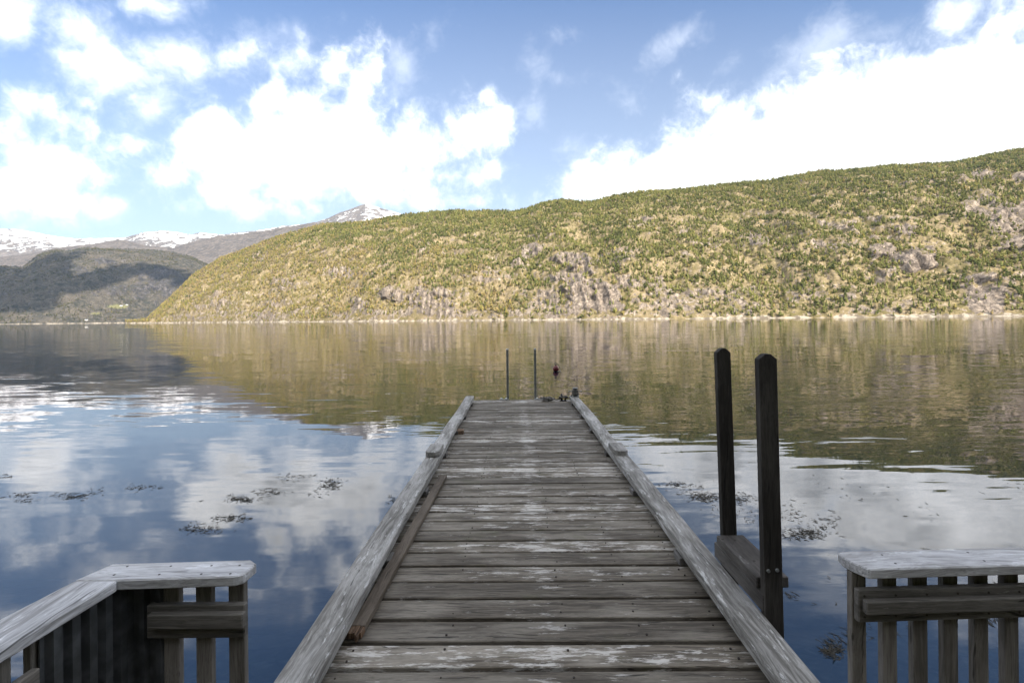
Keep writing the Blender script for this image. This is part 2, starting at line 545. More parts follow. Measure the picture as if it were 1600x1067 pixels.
# the mountain across the fjord on the left, half in cloud shadow
mid = curve([(-900, 380), (-500, 400), (-250, 405), (-100, 425), (0, 418), (35, 418), (58, 400), (85, 391), (112, 392), (130, 387), (200, 390), (270, 394), (300, 402), (320, 411), (350, 425), (420, 450), (500, 470), (600, 490), (720, 505)])
us2 = np.linspace(-2.2, -.10, 900)
M_ys = np.interp(us2, [-2.2, -1.06, -.75, -.1], [1900, 2500, 2750, 3000])
M_wd = np.interp(us2, [-2.2, -1.06, -.75, -.1], [1300, 1200, 1300, 900])


def mid_noise(X, Y, T, U, base, Hr):
    lim = np.clip(T * 5, 0, 1) * np.clip(1.1 - T, .06, 1)
    n = 130 * fbm(X / 900, Y / 900, 4, 5) + 190 * ridged(X / 420, Y / 700, 4, 9) * .6 + 30 * fbm(X / 110, Y / 110, 4, 15)
    return n * lim + 5 * fbm(X / 30, Y / 30, 2, 3), .25 * sstep(0, .4, fbm(X / 220, Y / 220, 4, 12)) + .1


MIDSPOTS = [(255, 438, 46, 26, .55), (190, 455, 22, 12, .5), (225, 452, 30, 14, .5), (165, 408, 20, 7, .6), (120, 420, 20, 8, .5)]
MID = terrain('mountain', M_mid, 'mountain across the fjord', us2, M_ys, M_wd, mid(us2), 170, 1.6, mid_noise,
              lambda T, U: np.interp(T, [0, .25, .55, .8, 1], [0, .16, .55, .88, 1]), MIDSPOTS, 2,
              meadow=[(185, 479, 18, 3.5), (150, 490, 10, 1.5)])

brown = curve([(-900, 330), (-400, 380), (-100, 395), (0, 402), (50, 396), (100, 386), (150, 381), (185, 374), (200, 377), (225, 383), (250, 386), (272, 388), (300, 378), (330, 372), (360, 368), (400, 363), (450, 355), (490, 348),
               (520, 351), (560, 365), (650, 390), (760, 420), (900, 450)])
us3 = np.linspace(-2.2, .15, 760)


def far_noise(X, Y, T, U, base, Hr):
    lim = np.clip(T * 5, 0, 1) * np.clip(1.06 - T, .05, 1)
    n = 190 * fbm(X / 1500, Y / 1500, 4, 25) + 130 * ridged(X / 800, Y / 1000, 5, 29) * .7 + 34 * fbm(X / 200, Y / 200, 4, 35)
    return n * lim + 7 * fbm(X / 60, Y / 60, 3, 3), .35 * sstep(-.1, .5, fbm(X / 400, Y / 400, 4, 12))


terrain('upland', M_brown, 'bare brown upland', us3, np.full(760, 4300.), np.full(760, 1600.), brown(us3), 150, 1.5, far_noise, lambda T, U: T ** .9, (), 0,
        lambda X, Y, Z, px, py: .62 * sstep(378, 356, py) * sstep(560, 480, px) * sstep(-1, .6, fbm(X / 300, Y / 300, 3, 8)) - .1)
snowy = curve([(-900, 300), (-500, 320), (-200, 350), (-60, 354), (0, 358), (25, 359), (50, 363), (90, 370), (115, 373), (150, 373), (180, 373), (195, 372), (210, 368), (225, 364), (250, 361), (262, 362), (275, 363), (290, 366),
               (300, 367), (312, 364), (330, 366), (345, 367), (370, 364), (400, 361), (420, 358), (445, 353), (470, 351), (495, 347), (515, 340), (530, 333), (545, 328), (558, 323), (570, 319), (582, 322), (600, 327), (625, 334), (660, 346), (740, 370), (900, 400)])
terrain('snow_mountain', M_snow, 'snow covered mountains', us3, np.full(760, 6200.), np.full(760, 2600.), snowy(us3), 190, 1.4, far_noise, lambda T, U: T ** .85, (), 0,
        lambda X, Y, Z, px, py: .30 + .28 * sstep(900, 1600, Z))


# the cloud, high to the left of the view, whose shadow lies on that mountain
def shade_points(lst, terr, step):
    P, T, px, py = terr[0].reshape(-1, 3), terr[1].ravel(), terr[3].ravel(), terr[4].ravel()
    ok = (T > 0) & (T < 1.05)
    P, px, py = P[ok], px[ok], py[ok]
    out = []
    for (cx, cy, a, b, rot) in lst:
        c, s = math.cos(math.radians(rot)), math.sin(math.radians(rot))
        for gx_ in np.arange(-1, 1.01, step / a):
            for gy_ in np.arange(-1, 1.01, step / b):
                if gx_ * gx_ + gy_ * gy_ < 1:
                    qx, qy = cx + a * gx_ * c - b * gy_ * s + RNG.normal(0, 1), cy + a * gx_ * s + b * gy_ * c + RNG.normal(0, 1)
                    k = np.argmin(np.hypot(px - qx, py - qy))
                    if np.hypot(px[k] - qx, py[k] - qy) < 6:
                        out.append(P[k])
    return out


M_cloud, g, out = material('cloud_white')
principled(g, out, (.85, .85, .86), 1, 0)
bm = bmesh.new()
for q in shade_points([(35, 448, 52, 32, 25), (70, 425, 42, 28, -12), (20, 470, 40, 14, -8), (150, 436, 60, 15, -14), (200, 425, 46, 9, -8), (255, 424, 40, 10, 8), (95, 400, 34, 8, -6), (285, 437, 14, 12, 0), (-60, 450, 90, 40, 0)], MID, 6):
    c = Vector(q) + SUN_DIR * 4800
    bmesh.ops.create_icosphere(bm, subdivisions=1, radius=random.uniform(26, 52), matrix=Matrix.Translation(c + SUN_DIR * random.uniform(-90, 90)))
tag(obj('cloud', bm, M_cloud, None, True), 'cloud whose shadow falls on the left mountain', 'cloud', kind='structure')

# ------------------------------------------------------------------ forest
def ico():
    bm = bmesh.new()
    bmesh.ops.create_icosphere(bm, subdivisions=1, radius=1)
    v = np.array([q.co[:] for q in bm.verts]); f = np.array([[q.index for q in p.verts] for p in bm.faces])
    bm.free()
    return v, f


OCT_V = np.array([(1, 0, 0), (-1, 0, 0), (0, 1, 0), (0, -1, 0), (0, 0, 1), (0, 0, -1)], float)
OCT_F = np.array([(0, 2, 4), (2, 1, 4), (1, 3, 4), (3, 0, 4), (2, 0, 5), (1, 2, 5), (3, 1, 5), (0, 3, 5)])


def proto(kind, rng):
    """one tree of unit height: vertices, triangles, foliage (1) or wood (0), light or dark clump"""
    V, Fc, L, S = [], [], [], []
    n = 0

    def add(v, f, leaf, sh):
        nonlocal n
        V.append(v); Fc.append(f + n); L.append(np.full(len(v), leaf)); S.append(np.full(len(v), sh)); n += len(v)
    a = np.array([0, 2.1, 4.2])
    tv = np.concatenate([np.stack([.022 * np.cos(a), .022 * np.sin(a), np.full(3, -.08)], -1), [[0, 0, .8]]])
    add(tv, np.array([(0, 1, 3), (1, 2, 3), (2, 0, 3)]), 0, 1)
    if kind == 'spruce':
        for z0, z1, r in ((.08, .50, .21), (.30, .74, .16), (.55, 1.0, .10)):
            k = 6
            an = np.arange(k) * 2 * PI / k + rng.uniform(0, 6)
            rr = r * rng.uniform(.6, 1.25, k)
            v = np.concatenate([np.stack([rr * np.cos(an), rr * np.sin(an), z0 + rng.uniform(-.05, .05, k)], -1), [[0, 0, z1]]])
            add(v, np.array([(i, (i + 1) % k, k) for i in range(k)]), 1, rng.uniform(.75, 1.2))
    elif kind == 'pine':
        for q in range(5):
            z = .36 + .13 * q + rng.uniform(-.04, .04)
            r = (.23, .23, .21, .16, .10)[q] * rng.uniform(.8, 1.15)
            c = np.array([rng.uniform(-.09, .09), rng.uniform(-.09, .09), z])
            v = OCT_V * np.array([r, r, r * .72]) * rng.uniform(.7, 1.3, (6, 1)) + rng.normal(0, .02, (6, 3)) + c
            add(v, OCT_F, 1, rng.uniform(.82, 1.18))
    else:
        for q in range(5):
            z = .28 + .15 * q
            r = (.16, .22, .22, .17, .10)[q] * rng.uniform(.75, 1.2)
            c = np.array([rng.uniform(-.11, .11), rng.uniform(-.11, .11), z])
            v = OCT_V * np.array([r, r, r * .9]) * rng.uniform(.55, 1.3, (6, 1)) + rng.normal(0, .03, (6, 3)) + c
            add(v, OCT_F, 1, rng.uniform(.75, 1.25))
    return np.concatenate(V), np.concatenate(Fc), np.concatenate(L), np.concatenate(S)


def plant(name, terr, count, dens, conifer, hrange, label, mat, seed, tint=1.0):
    rng = np.random.default_rng(seed)
    P, T, rock, px, py, shore, md = terr
    A, B, C, D = P[:-1, :-1], P[:-1, 1:], P[1:, 1:], P[1:, :-1]
    area = np.linalg.norm(np.cross(C - A, D - B), axis=-1) / 2
    nrm = np.cross(B - A, D - A); nzv = np.abs(nrm[..., 2]) / (np.linalg.norm(nrm, axis=-1) + 1e-9)
    w = area * dens(P, T, rock, px, py, shore, nzv, md)
    w[(T[:-1, :-1] < .004)] = 0
    cdf = np.cumsum(w.ravel()); cdf /= cdf[-1]
    k = np.searchsorted(cdf, rng.random(count))
    i, j = np.unravel_index(k, w.shape)
    s, t = rng.random((2, count, 1))
    base = (A[i, j] * (1 - s) + B[i, j] * s) * (1 - t) + (D[i, j] * (1 - s) + C[i, j] * s) * t
    con = conifer(base, px[i, j], py[i, j])
    kindsel = rng.random(count)
    hts = rng.uniform(*hrange, count) * rng.uniform(.7, 1.1, count)
    protos = [('pine', proto('pine', rng)) for _ in range(5)] + [('spruce', proto('spruce', rng)) for _ in range(3)] + [('birch', proto('birch', rng)) for _ in range(4)]
    is_con = kindsel < con
    pid = np.where(is_con, np.where(rng.random(count) < .55, rng.integers(0, 5, count), rng.integers(5, 8, count)), rng.integers(8, 12, count))
    VV, FF, CC = [], [], []
    n = 0
    big = fbm(base[:, 0] / 90, base[:, 1] / 90, 3, 7)
    for p, (kd, (v, f, leaf, sh)) in enumerate(protos):
        sel = np.where(pid == p)[0]
        if not len(sel):
            continue
        m = len(sel)
        ang = rng.random(m) * 2 * PI
        c, s_ = np.cos(ang)[:, None], np.sin(ang)[:, None]
        h = hts[sel][:, None]
        fat = rng.uniform(.8, 1.35, m)[:, None]
        x = (v[None, :, 0] * c - v[None, :, 1] * s_) * h * fat
        y = (v[None, :, 0] * s_ + v[None, :, 1] * c) * h * fat
        z = v[None, :, 2] * h
        VV.append((np.stack([x, y, z], -1) + base[sel][:, None, :]).reshape(-1, 3))
        FF.append((f[None] + (np.arange(m) * len(v))[:, None, None] + n).reshape(-1, 3))
        n += m * len(v)
        mixv = np.clip(rng.normal(.5, .28, m) + big[sel] * .9, 0, 1)[:, None]
        if kd == 'birch':
            c1, c2, c3 = np.array([.20, .18, .05]), np.array([.27, .205, .09]), np.array([.18, .145, .09])
            col = np.where(rng.random((m, 1)) < .3, c3, c1 * (1 - mixv) + c2 * mixv)
        else:
            c1, c2 = np.array([.080, .092, .030]), np.array([.188, .184, .060])
            col = c1 * (1 - mixv) + c2 * mixv
        col = col * rng.uniform(.8, 1.2, (m, 1)) * tint
        cc = col[:, None, :] * sh[None, :, None]
        cc = np.where(leaf[None, :, None] > .5, cc, np.array([.11, .085, .06]))
        CC.append(np.concatenate([cc, np.ones(cc.shape[:2] + (1,))], -1).reshape(-1, 4))
    o = np_mesh(name, np.concatenate(VV), np.concatenate(FF), False, None, mat, np.concatenate(CC))
    tag(o, label, 'forest', kind='stuff')
    return o


M_forest, g, out = material('foliage')
tn = g.attr('tint', 'Color')
pos = g.n('ShaderNodeNewGeometry').outputs['Position']
principled(g, out, g.mix(g.ss(g.noise(pos, 1.1, 3, .6), .35, .7), g.vm('SCALE', tn, .72), g.vm('SCALE', tn, 1.25)), .95, .05)


def hill_dens(P, T, rock, px, py, shore, nzv, md):
    r = rock[:-1, :-1]; X, Y = P[:-1, :-1, 0], P[:-1, :-1, 1]
    t = T[:-1, :-1]
    d = sstep(.70, .30, r + .25 * fbm(X / 30, Y / 30, 3, 51)) * sstep(.45, .75, nzv)
    d = d * (.22 + .78 * sstep(-.28, .25, fbm(X / 60, Y / 60, 4, 55) + .22 * t))
    d = d * (1 - .9 * shore[:-1, :-1]) * np.where(t > 1.25, 0, 1)
    q = px[:-1, :-1]
    return (d + .06) * (.75 + .25 * sstep(1100, 500, q)) * np.where(q > 1900, .3, 1)


def hill_con(b, px, py):
    t = sstep(-.3, .3, fbm(b[:, 0] / 130, b[:, 1] / 130, 3, 77) + (px - 640) / 500 + (430 - py) / 170)
    return .22 + .70 * t


plant('forest', HILL, 120000, hill_dens, hill_con, (4, 11), 'mixed pine and birch wood covering the hillside across the water', M_forest, 3)
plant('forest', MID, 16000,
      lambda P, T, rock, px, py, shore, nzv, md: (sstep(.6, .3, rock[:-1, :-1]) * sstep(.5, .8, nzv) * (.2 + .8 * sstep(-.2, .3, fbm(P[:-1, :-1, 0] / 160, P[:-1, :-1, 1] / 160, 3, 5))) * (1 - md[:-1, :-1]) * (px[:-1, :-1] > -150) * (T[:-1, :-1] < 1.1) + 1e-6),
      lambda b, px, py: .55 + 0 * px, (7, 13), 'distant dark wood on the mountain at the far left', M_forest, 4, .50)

# ------------------------------------------------------------------ near shore with a shading slope added behind, sea bed, water
M_ground, g, out = material('shore_ground')
pos = g.n('ShaderNodeNewGeometry').outputs['Position']
v1 = g.n('ShaderNodeTexVoronoi'); g.put(v1.inputs['Vector'], pos); v1.inputs['Scale'].default_value = 2.6
stone = g.mix(g.ss(v1.outputs['Distance'], .12, .5), (.30, .29, .24), (.06, .065, .055))
stone = g.mix(g.ss(g.noise(pos, 1.2, 5, .6), .42, .62), stone, (.03, .04, .03))
grass = g.mix(g.noise(pos, .8, 5, .6), (.04, .055, .015), (.09, .08, .035))
zz = g.sep(pos)[2]
cg = g.mix(g.ss(zz, .2, .7), g.mix(g.ss(zz, -4.5, -.3), (.012, .02, .024), stone), grass)  # deeper ground painted darker, standing in for light absorbed by the water
principled(g, out, cg, .95, .1, v1.outputs['Distance'], .6, .08)

gx = np.concatenate([np.linspace(-1200, -60, 30, endpoint=False), np.linspace(-60, -12, 24, endpoint=False), np.linspace(-12, 12, 121), np.linspace(12.5, 60, 24), np.linspace(70, 1200, 30)])
gy = np.concatenate([np.linspace(-700, -60, 30, endpoint=False), np.linspace(-60, -4, 30, endpoint=False), np.linspace(-4, 12, 90), np.linspace(12.6, 70, 36)])
GX, GY = np.meshgrid(gx, gy)
GZ = np.interp(GY, [-700, -300, -125, -25, -3, -.5, 1.5, 3.5, 8, 20, 70], [220, 190, 142, 9, .8, .3, -.8, -1.5, -3.2, -8, -38])  # unseen slope behind is raised high enough to keep sun off the jetty
GZ = GZ + fbm(GX / 30, GY / 30, 4, 3) * np.clip(-GY * .12, 0, 14) + fbm(GX / .9, GY / .9, 4, 9) * .16 * (GY > -3)
ii = np.arange(GX.size).reshape(GX.shape)
ff = np.stack([ii[:-1, :-1], ii[:-1, 1:], ii[1:, 1:], ii[1:, :-1]], -1).reshape(-1, 4)
tag(np_mesh('ground', np.stack([GX, GY, GZ], -1).reshape(-1, 3), ff, True, None, M_ground), 'stony near shore and an unseen slope raised behind it to shade the jetty', 'ground', kind='structure')

M_bed, g, out = material('sea_bed')
pos = g.n('ShaderNodeNewGeometry').outputs['Position']
principled(g, out, g.mix(g.noise(pos, .2, 3), (.010, .016, .018), (.016, .022, .022)), 1, .0)  # dark colour stands in for light lost in deep water
bm = bmesh.new()
bm.faces.new([bm.verts.new(c) for c in ((-9000, -800, -36), (5000, -800, -36), (5000, 9500, -36), (-9000, 9500, -36))])
tag(obj('sea_bed', bm, M_bed), 'deep dark sea bed under the fjord', 'sea bed', kind='structure')

M_water, g, out = material('fjord_water')
pos = g.n('ShaderNodeNewGeometry').outputs['Position']
cen = (.5, .5, .5)


def slope(vec, scale, detail, rough, amp):
    return g.vm('SCALE', g.vm('SUBTRACT', g.noise(vec, scale, detail, rough, 0, True), cen), amp)


calm = g.ss(g.noise(g.map(pos, (.5, 1, 1)), .055, 3, .5), .38, .62, .30, 1.0)
calm2 = g.ss(g.noise(g.map(pos, (1, 1, 1), (31, 7, 0)), .35, 3, .5), .44, .60, .25, 1.0)
sA = slope(g.map(pos, (.42, 1, 1), rot=(0, 0, .10)), .38, 2, .5, .040)
sB = g.vm('SCALE', slope(g.map(pos, (.17, 1, 1), rot=(0, 0, -.13)), 3.0, 2, .5, .105), calm)
sC = g.vm('SCALE', slope(g.map(pos, (.15, 1, 1), rot=(0, 0, .10)), 8, 2, .5, .18), g.m('MULTIPLY', calm2, calm))
tot = g.vm('MULTIPLY', g.vm('ADD', g.vm('ADD', sA, sB), sC), (.55, 1.0, 0))
nrm = g.vm('NORMALIZE', g.vm('ADD', tot, (0, 0, 1)))
fr = g.n('ShaderNodeFresnel'); fr.inputs['IOR'].default_value = 1.95
g.put(fr.inputs['Normal'], nrm)
gl = g.n('ShaderNodeBsdfGlossy'); gl.inputs['Roughness'].default_value = .015
gl.inputs['Color'].default_value = (.94, .94, .95, 1)
g.put(gl.inputs['Normal'], nrm)
tr = g.n('ShaderNodeBsdfTransparent'); tr.inputs['Color'].default_value = (.58, .74, .84, 1)
df = g.n('ShaderNodeBsdfDiffuse'); df.inputs['Color'].default_value = (.012, .045, .105, 1)      # light scattered back by the water itself
ad = g.n('ShaderNodeMixShader'); ad.inputs[0].default_value = .10
g.t.links.new(tr.outputs[0], ad.inputs[1]); g.t.links.new(df.outputs[0], ad.inputs[2])
mx = g.n('ShaderNodeMixShader')
g.put(mx.inputs[0], fr.outputs[0])
g.t.links.new(ad.outputs[0], mx.inputs[1]); g.t.links.new(gl.outputs[0], mx.inputs[2])
g.t.links.new(mx.outputs[0], out.inputs[0])
bm = bmesh.new()
bm.faces.new([bm.verts.new(c) for c in ((-8500, -20, 0), (4500, -20, 0), (4500, 6500, 0), (-8500, 6500, 0))])
tag(obj('water', bm, M_water), 'rippled fjord water', 'water', kind='structure')


# ------------------------------------------------------------------ wood
def wood(name, dark, mid_, light, axis='X', paint=.5, paint_col=(.42, .42, .43), rough=.75, streak=False, fine=1.0, moss=0, grainstr=.5):
    m, g, out = material(name)
    co = g.n('ShaderNodeTexCoord').outputs['Object']
    geo = g.n('ShaderNodeNewGeometry')
    isl = geo.outputs['Random Per Island']
    off = g.comb(g.m('MULTIPLY', isl, 37.0), g.m('MULTIPLY', isl, 91.0), g.m('MULTIPLY', isl, 53.0))
    p = g.vm('ADD', co, off)
    sc = {'X': lambda a, b: (a, b, b), 'Y': lambda a, b: (b, a, b), 'Z': lambda a, b: (b, b, a)}[axis]
    wv = g.vm('SCALE', g.vm('SUBTRACT', g.noise(g.map(p, sc(1.6, 5)), 1, 3, .5, 0, True), (.5, .5, .5)), .10)
    pw = g.vm('ADD', p, wv)
    grain = g.noise(g.map(pw, sc(1.3 * fine, 42 * fine)), 1.5, 5, .65)
    fineg = g.noise(g.map(pw, sc(6 * fine, 230 * fine)), 1.2, 3, .7)
    blot = g.noise(g.map(p, sc(1.1, 4.5)), 1.4, 6, .6)
    crack = g.ss(g.noise(g.map(pw, sc(1.0, 60)), 1.1, 2, .5), .335, .29)
    c = g.mix(g.ss(grain, .35, .68), dark, mid_)
    c = g.mix(g.m('MULTIPLY', g.ss(blot, .42, .66), .7), c, light)
    c = g.mix(g.m('MULTIPLY', g.ss(fineg, .55, .35), .45), c, [q * .45 for q in dark])
    pt = g.m('ADD', g.m('MULTIPLY', g.noise(g.map(p, sc(2.6, 13)), 1.3, 9, .75), .72), g.m('MULTIPLY', g.noise(g.map(p, sc(9, 46)), 1.3, 6, .7), .28))
    thr = .594 - .08 * paint
    pv = pt
    if streak:
        x = g.sep(co)[0]
        mid_s = g.ss(g.m('ABSOLUTE', g.m('SUBTRACT', x, .03)), .13, .02)
        pv = g.m('ADD', g.m('SUBTRACT', pt, .012), g.m('MULTIPLY', mid_s, .042))
        y = g.sep(co)[1]
        pv = g.m('ADD', pv, g.m('MULTIPLY', g.m('SUBTRACT', isl, .5), .11))
    pm = g.m('MULTIPLY', g.ss(pv, thr, thr + .06), g.ss(fineg, .34, .5, .35, .95))
    c = g.mix(g.m('MULTIPLY', pm, .9 if paint > 0 else 0), c, paint_col)
    c = g.mix(g.m('MULTIPLY', crack, .8), c, [q * .2 for q in dark])
    c = g.vm('SCALE', c, g.m('MULTIPLY_ADD', isl, .46, .76))
    if moss:
        c = g.mix(g.m('MULTIPLY', g.ss(g.noise(p, 3.2, 5, .6), .58, .7), moss), c, (.055, .065, .02))
    h = g.m('ADD', g.m('MULTIPLY', grain, .7), g.m('SUBTRACT', g.m('MULTIPLY', fineg, .4), crack))
    principled(g, out, c, g.m('SUBTRACT', rough, g.m('MULTIPLY', pm, .1)), .28, h, grainstr, .004)
    return m


M_deck = wood('deck_wood', (.058, .049, .038), (.165, .143, .115), (.285, .26, .222), 'X', .9, (.46, .443, .418), .72, True, 1, .25)
M_rail = wood('rail_wood', (.12, .115, .105), (.32, .312, .30), (.46, .455, .445), 'Y', .6, (.58, .58, .58), .75)
M_block = wood('block_wood', (.045, .041, .037), (.10, .095, .09), (.17, .165, .16), 'Y', .2)
M_joint = wood('joint_wood', (.09, .086, .08), (.23, .225, .215), (.34, .335, .325), 'Y', .3)
M_loose = wood('brown_board', (.055, .043, .032), (.105, .085, .065), (.15, .125, .10), 'Y', .0)
M_rust = wood('split_wood', (.07, .042, .026), (.15, .095, .058), (.19, .13, .085), 'Y', .0)
M_black = wood('tarred_timber', (.012, .0105, .009), (.026, .0235, .021), (.058, .053, .048), 'Z', .0, rough=.8)
M_tarbeam = wood('tarred_beam', (.025, .022, .020), (.058, .052, .047), (.13, .123, .117), 'Y', .25, (.2, .2, .2))
M_fence = wood('fence_slat_wood', (.075, .068, .06), (.15, .14, .125), (.21, .195, .18), 'Z', .0, rough=.8)
M_frail = wood('fence_rail_wood', (.06, .056, .05), (.125, .117, .107), (.18, .17, .157), 'X', .2, (.3, .29, .28))
M_fsr = wood('fence_side_wood', (.10, .09, .08), (.20, .185, .165), (.27, .25, .23), 'Y', .2, (.33, .32, .3))
M_cap = wood('fence_cap_wood', (.22, .22, .225), (.43, .435, .46), (.54, .55, .58), 'X', .7, (.60, .61, .645), .6)
M_capY = wood('fence_cap_side_wood', (.22, .22, .225), (.43, .435, .46), (.54, .55, .58), 'Y', .7, (.60, .61, .645), .6)
M_pile = wood('pile_wood', (.035, .03, .026), (.07, .06, .05), (.10, .09, .08), 'Z', .0)


def metal(name, c, rough=.45, metallic=.8, var=.3):
    m, g, out = material(name)
    co = g.n('ShaderNodeTexCoord').outputs['Object']
    n = g.noise(co, 14, 5, .6)
    principled(g, out, g.mix(g.ss(n, .4, .65), [q * (1 - var) for q in c], c), rough, .5, n, .15, .004, metallic)
    return m


M_steel = metal('galvanised_steel', (.27, .285, .285), .5, .6)
M_white = metal('pale_cap_plastic', (.66, .68, .68), .5, 0, .15)
M_iron = metal('dark_iron', (.03, .031, .034), .55, .4)
M_nail = metal('rusty_nail', (.025, .018, .014), .8, .2)
M_buoy = metal('red_buoy_plastic', (.15, .010, .018), .35, 0, .5)
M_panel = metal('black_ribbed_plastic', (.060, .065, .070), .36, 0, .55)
M_rope = metal('grey_rope', (.16, .155, .145), .95, 0, .5)

# ------------------------------------------------------------------ jetty
J = empty('jetty', (.112, 0, .865), (-math.atan(.0075), 0, -math.radians(.42)))
tag(J, 'long weathered plank jetty running straight out into the fjord', 'jetty')
bm = bmesh.new()
y = 1.70
ends = []
while y < 10.2:
    w = .165 + random.uniform(-.009, .009)
    x0, x1 = -1.13 + random.uniform(-.012, .012), 1.13 + random.uniform(-.012, .012)
    box(bm, ((x0 + x1) / 2, y + w / 2, -.0225 + random.uniform(-.003, .003)), (x1 - x0, w, .045),
        (random.uniform(-.008, .008), random.uniform(-.0012, .0012), random.uniform(-.0016, .0016)), .0045)
    for nx in (-.95, -.48, .14, .55, .95):
        for q in (.25, .75):
            if random.random() < .62:
                a, b = nx + random.uniform(-.015, .015) , y + w * q + random.uniform(-.008, .008)
                cyl(bm, (a, b, -.01), (a, b, .0035), .0035 + random.uniform(0, .003), seg=7, mat=1)
    y += w + random.choice((.021, .024, .026, .029, .033))
DECK_END = y
obj('deck', bm, [M_deck, M_nail], J)
for s in (-1, 1):
    bm = bmesh.new()
    xc = s * (1.16 - .086)
    segs = ((1.66, 5.86), (5.866, 10.02))
    for i, (a, b) in enumerate(segs):
        t = bmesh.new()
        n = 14
        rows = []
        for k in range(n + 1):                      # a sawn beam that is not quite straight
            yy = a + (b - a) * k / n
            dx_ = .006 * math.sin(yy * 1.7 + s) + random.uniform(-.002, .002)
            dz_ = .003 * math.sin(yy * 2.3 + 2 * s) + random.uniform(-.001, .001)
            hw, e = .086, .008
            rows.append([t.verts.new((xc + dx_ + px_, yy, .05 + dz_ + pz_)) for px_, pz_ in
                         ((-hw + e, 0), (hw - e, 0), (hw, e), (hw, .07 - e), (hw - e, .07), (-hw + e, .07), (-hw, .07 - e), (-hw, e))])
        for r0, r1 in zip(rows, rows[1:]):
            for k in range(8):
                t.faces.new((r0[k], r0[(k + 1) % 8], r1[(k + 1) % 8], r1[k]))
        t.faces.new(rows[0]); t.faces.new(rows[-1][::-1])
        bmesh.ops.recalc_face_normals(t, faces=list(t.faces))
        merge(bm, t, Matrix())
    obj('side_rail', bm, M_rail, J)
    bm = bmesh.new()                                # short chamfered block bolted over the joint in the rail
    x0, x1 = xc - .080, xc + .078
    prism(bm, ((x0 + .035, 5.46), (x1 - .035, 5.46), (x1, 5.51), (x1, 5.84), (x0, 5.84), (x0, 5.51)), .121, .178, .004)
    obj('joint_block', bm, M_joint, J)
    for yy in (2.05, 3.30, 4.60, 5.93, 7.15, 8.25, 9.5):
        bm = bmesh.new()
        box(bm, (s * 1.055, yy + random.uniform(-.04, .04) * (s < 0), .025), (.17, .13, .0496), (0, 0, random.uniform(-.02, .02)), .004)
        obj('spacer_block', bm, M_block, J)
    bm = bmesh.new()
    box(bm, (s * 1.0, 5.95, -.15), (.12, 8.5, .20), (0, 0, 0), .006)
    obj('side_beam', bm, M_tarbeam, J)
    for yy in (2.6, 5.2, 7.8, 9.9):
        bm = bmesh.new()
        cyl(bm, (s * .86, yy, -8.5), (s * .86, yy, -.06), .10, .09, 14)
        obj('pile', bm, M_pile, J)
bm = bmesh.new()
box(bm, (0, DECK_END + .02, -.10), (2.24, .04, .19), (0, 0, 0), .004)
obj('end_board', bm, M_block, J)


def jp(x, y, z):                                   # a point given in the jetty's own axes
    return J.matrix_basis @ Vector((x, y, z))


# ------------------------------------------------------------------ things lying on or fixed to the jetty
near, far = Vector(at_z(553, 1000, .85)), Vector(at_z(693, 747, .83))
d = far - near
t = empty('loose_board', (near + far) / 2 + Vector((0, 0, .022)), (math.asin(d.z / d.length), 0, math.atan2(d.y, d.x) - PI / 2))
tag(t, 'narrow brown loose board lying beside the left jetty rail', 'board')
bm = bmesh.new()
L = d.length / 2
box(bm, (0, .03, 0), (.075, 2 * L - .06, .038), (0, 0, 0), .003)
obj('board', bm, M_loose, t)
bm = bmesh.new()                                   # split orange brown end
for k in range(7):
    xx = -.032 + .0107 * k
    ln = random.uniform(.05, .10)
    box(bm, (xx, -L + .06 - ln / 2, random.uniform(-.003, .002)), (.0095, ln, .032), (0, 0, random.uniform(-.05, .05)), .002)
obj('split_end', bm, M_rust, t)

p = Vector(at_z(718, 677, .81))
bm = bmesh.new()
box(bm, (0, 0, .03), (.13, .16, .06), (0, 0, .1), .008, jit=.006)
tag(obj('wood_offcut', bm, M_rust, loc=p), 'small rusty brown wood offcut sticking out beside the far left rail', 'offcut')

# two pointed timbers on a stepped beam
S = empty('landing_frame', (1.30, 2.8, .92))
tag(S, 'two tall black pointed timbers on a stepped beam beside the right jetty rail', 'post frame')


def post(x0, z0, x1, z1, y, w, dep, tilt_x):       # shoulder at (x0, z0), lower end at (x1, z1)
    bm = bmesh.new()
    t = bmesh.new()
    pr = []
    for yy in (0, dep):
        pr.append([t.verts.new(c) for c in ((x1, y + yy, z1), (x1 + w, y + yy, z1), (x0 + w, y + yy, z0), (x0 + w * .66, y + yy, z0 + .027), (x0 + w * .36, y + yy, z0 + .027), (x0, y + yy, z0))])
    t.faces.new(pr[0]); t.faces.new(pr[1][::-1])
    for k in range(6):
        t.faces.new((pr[0][k], pr[1][k], pr[1][(k + 1) % 6], pr[0][(k + 1) % 6]))
    bmesh.ops.recalc_face_normals(t, faces=list(t.faces))
    bmesh.ops.bevel(t, geom=list(t.edges), offset=.003, segments=1, affect='EDGES')
    merge(bm, t, Matrix.Translation((-1.30, -2.8, -.92)))
    return obj('post', bm, M_black, S)


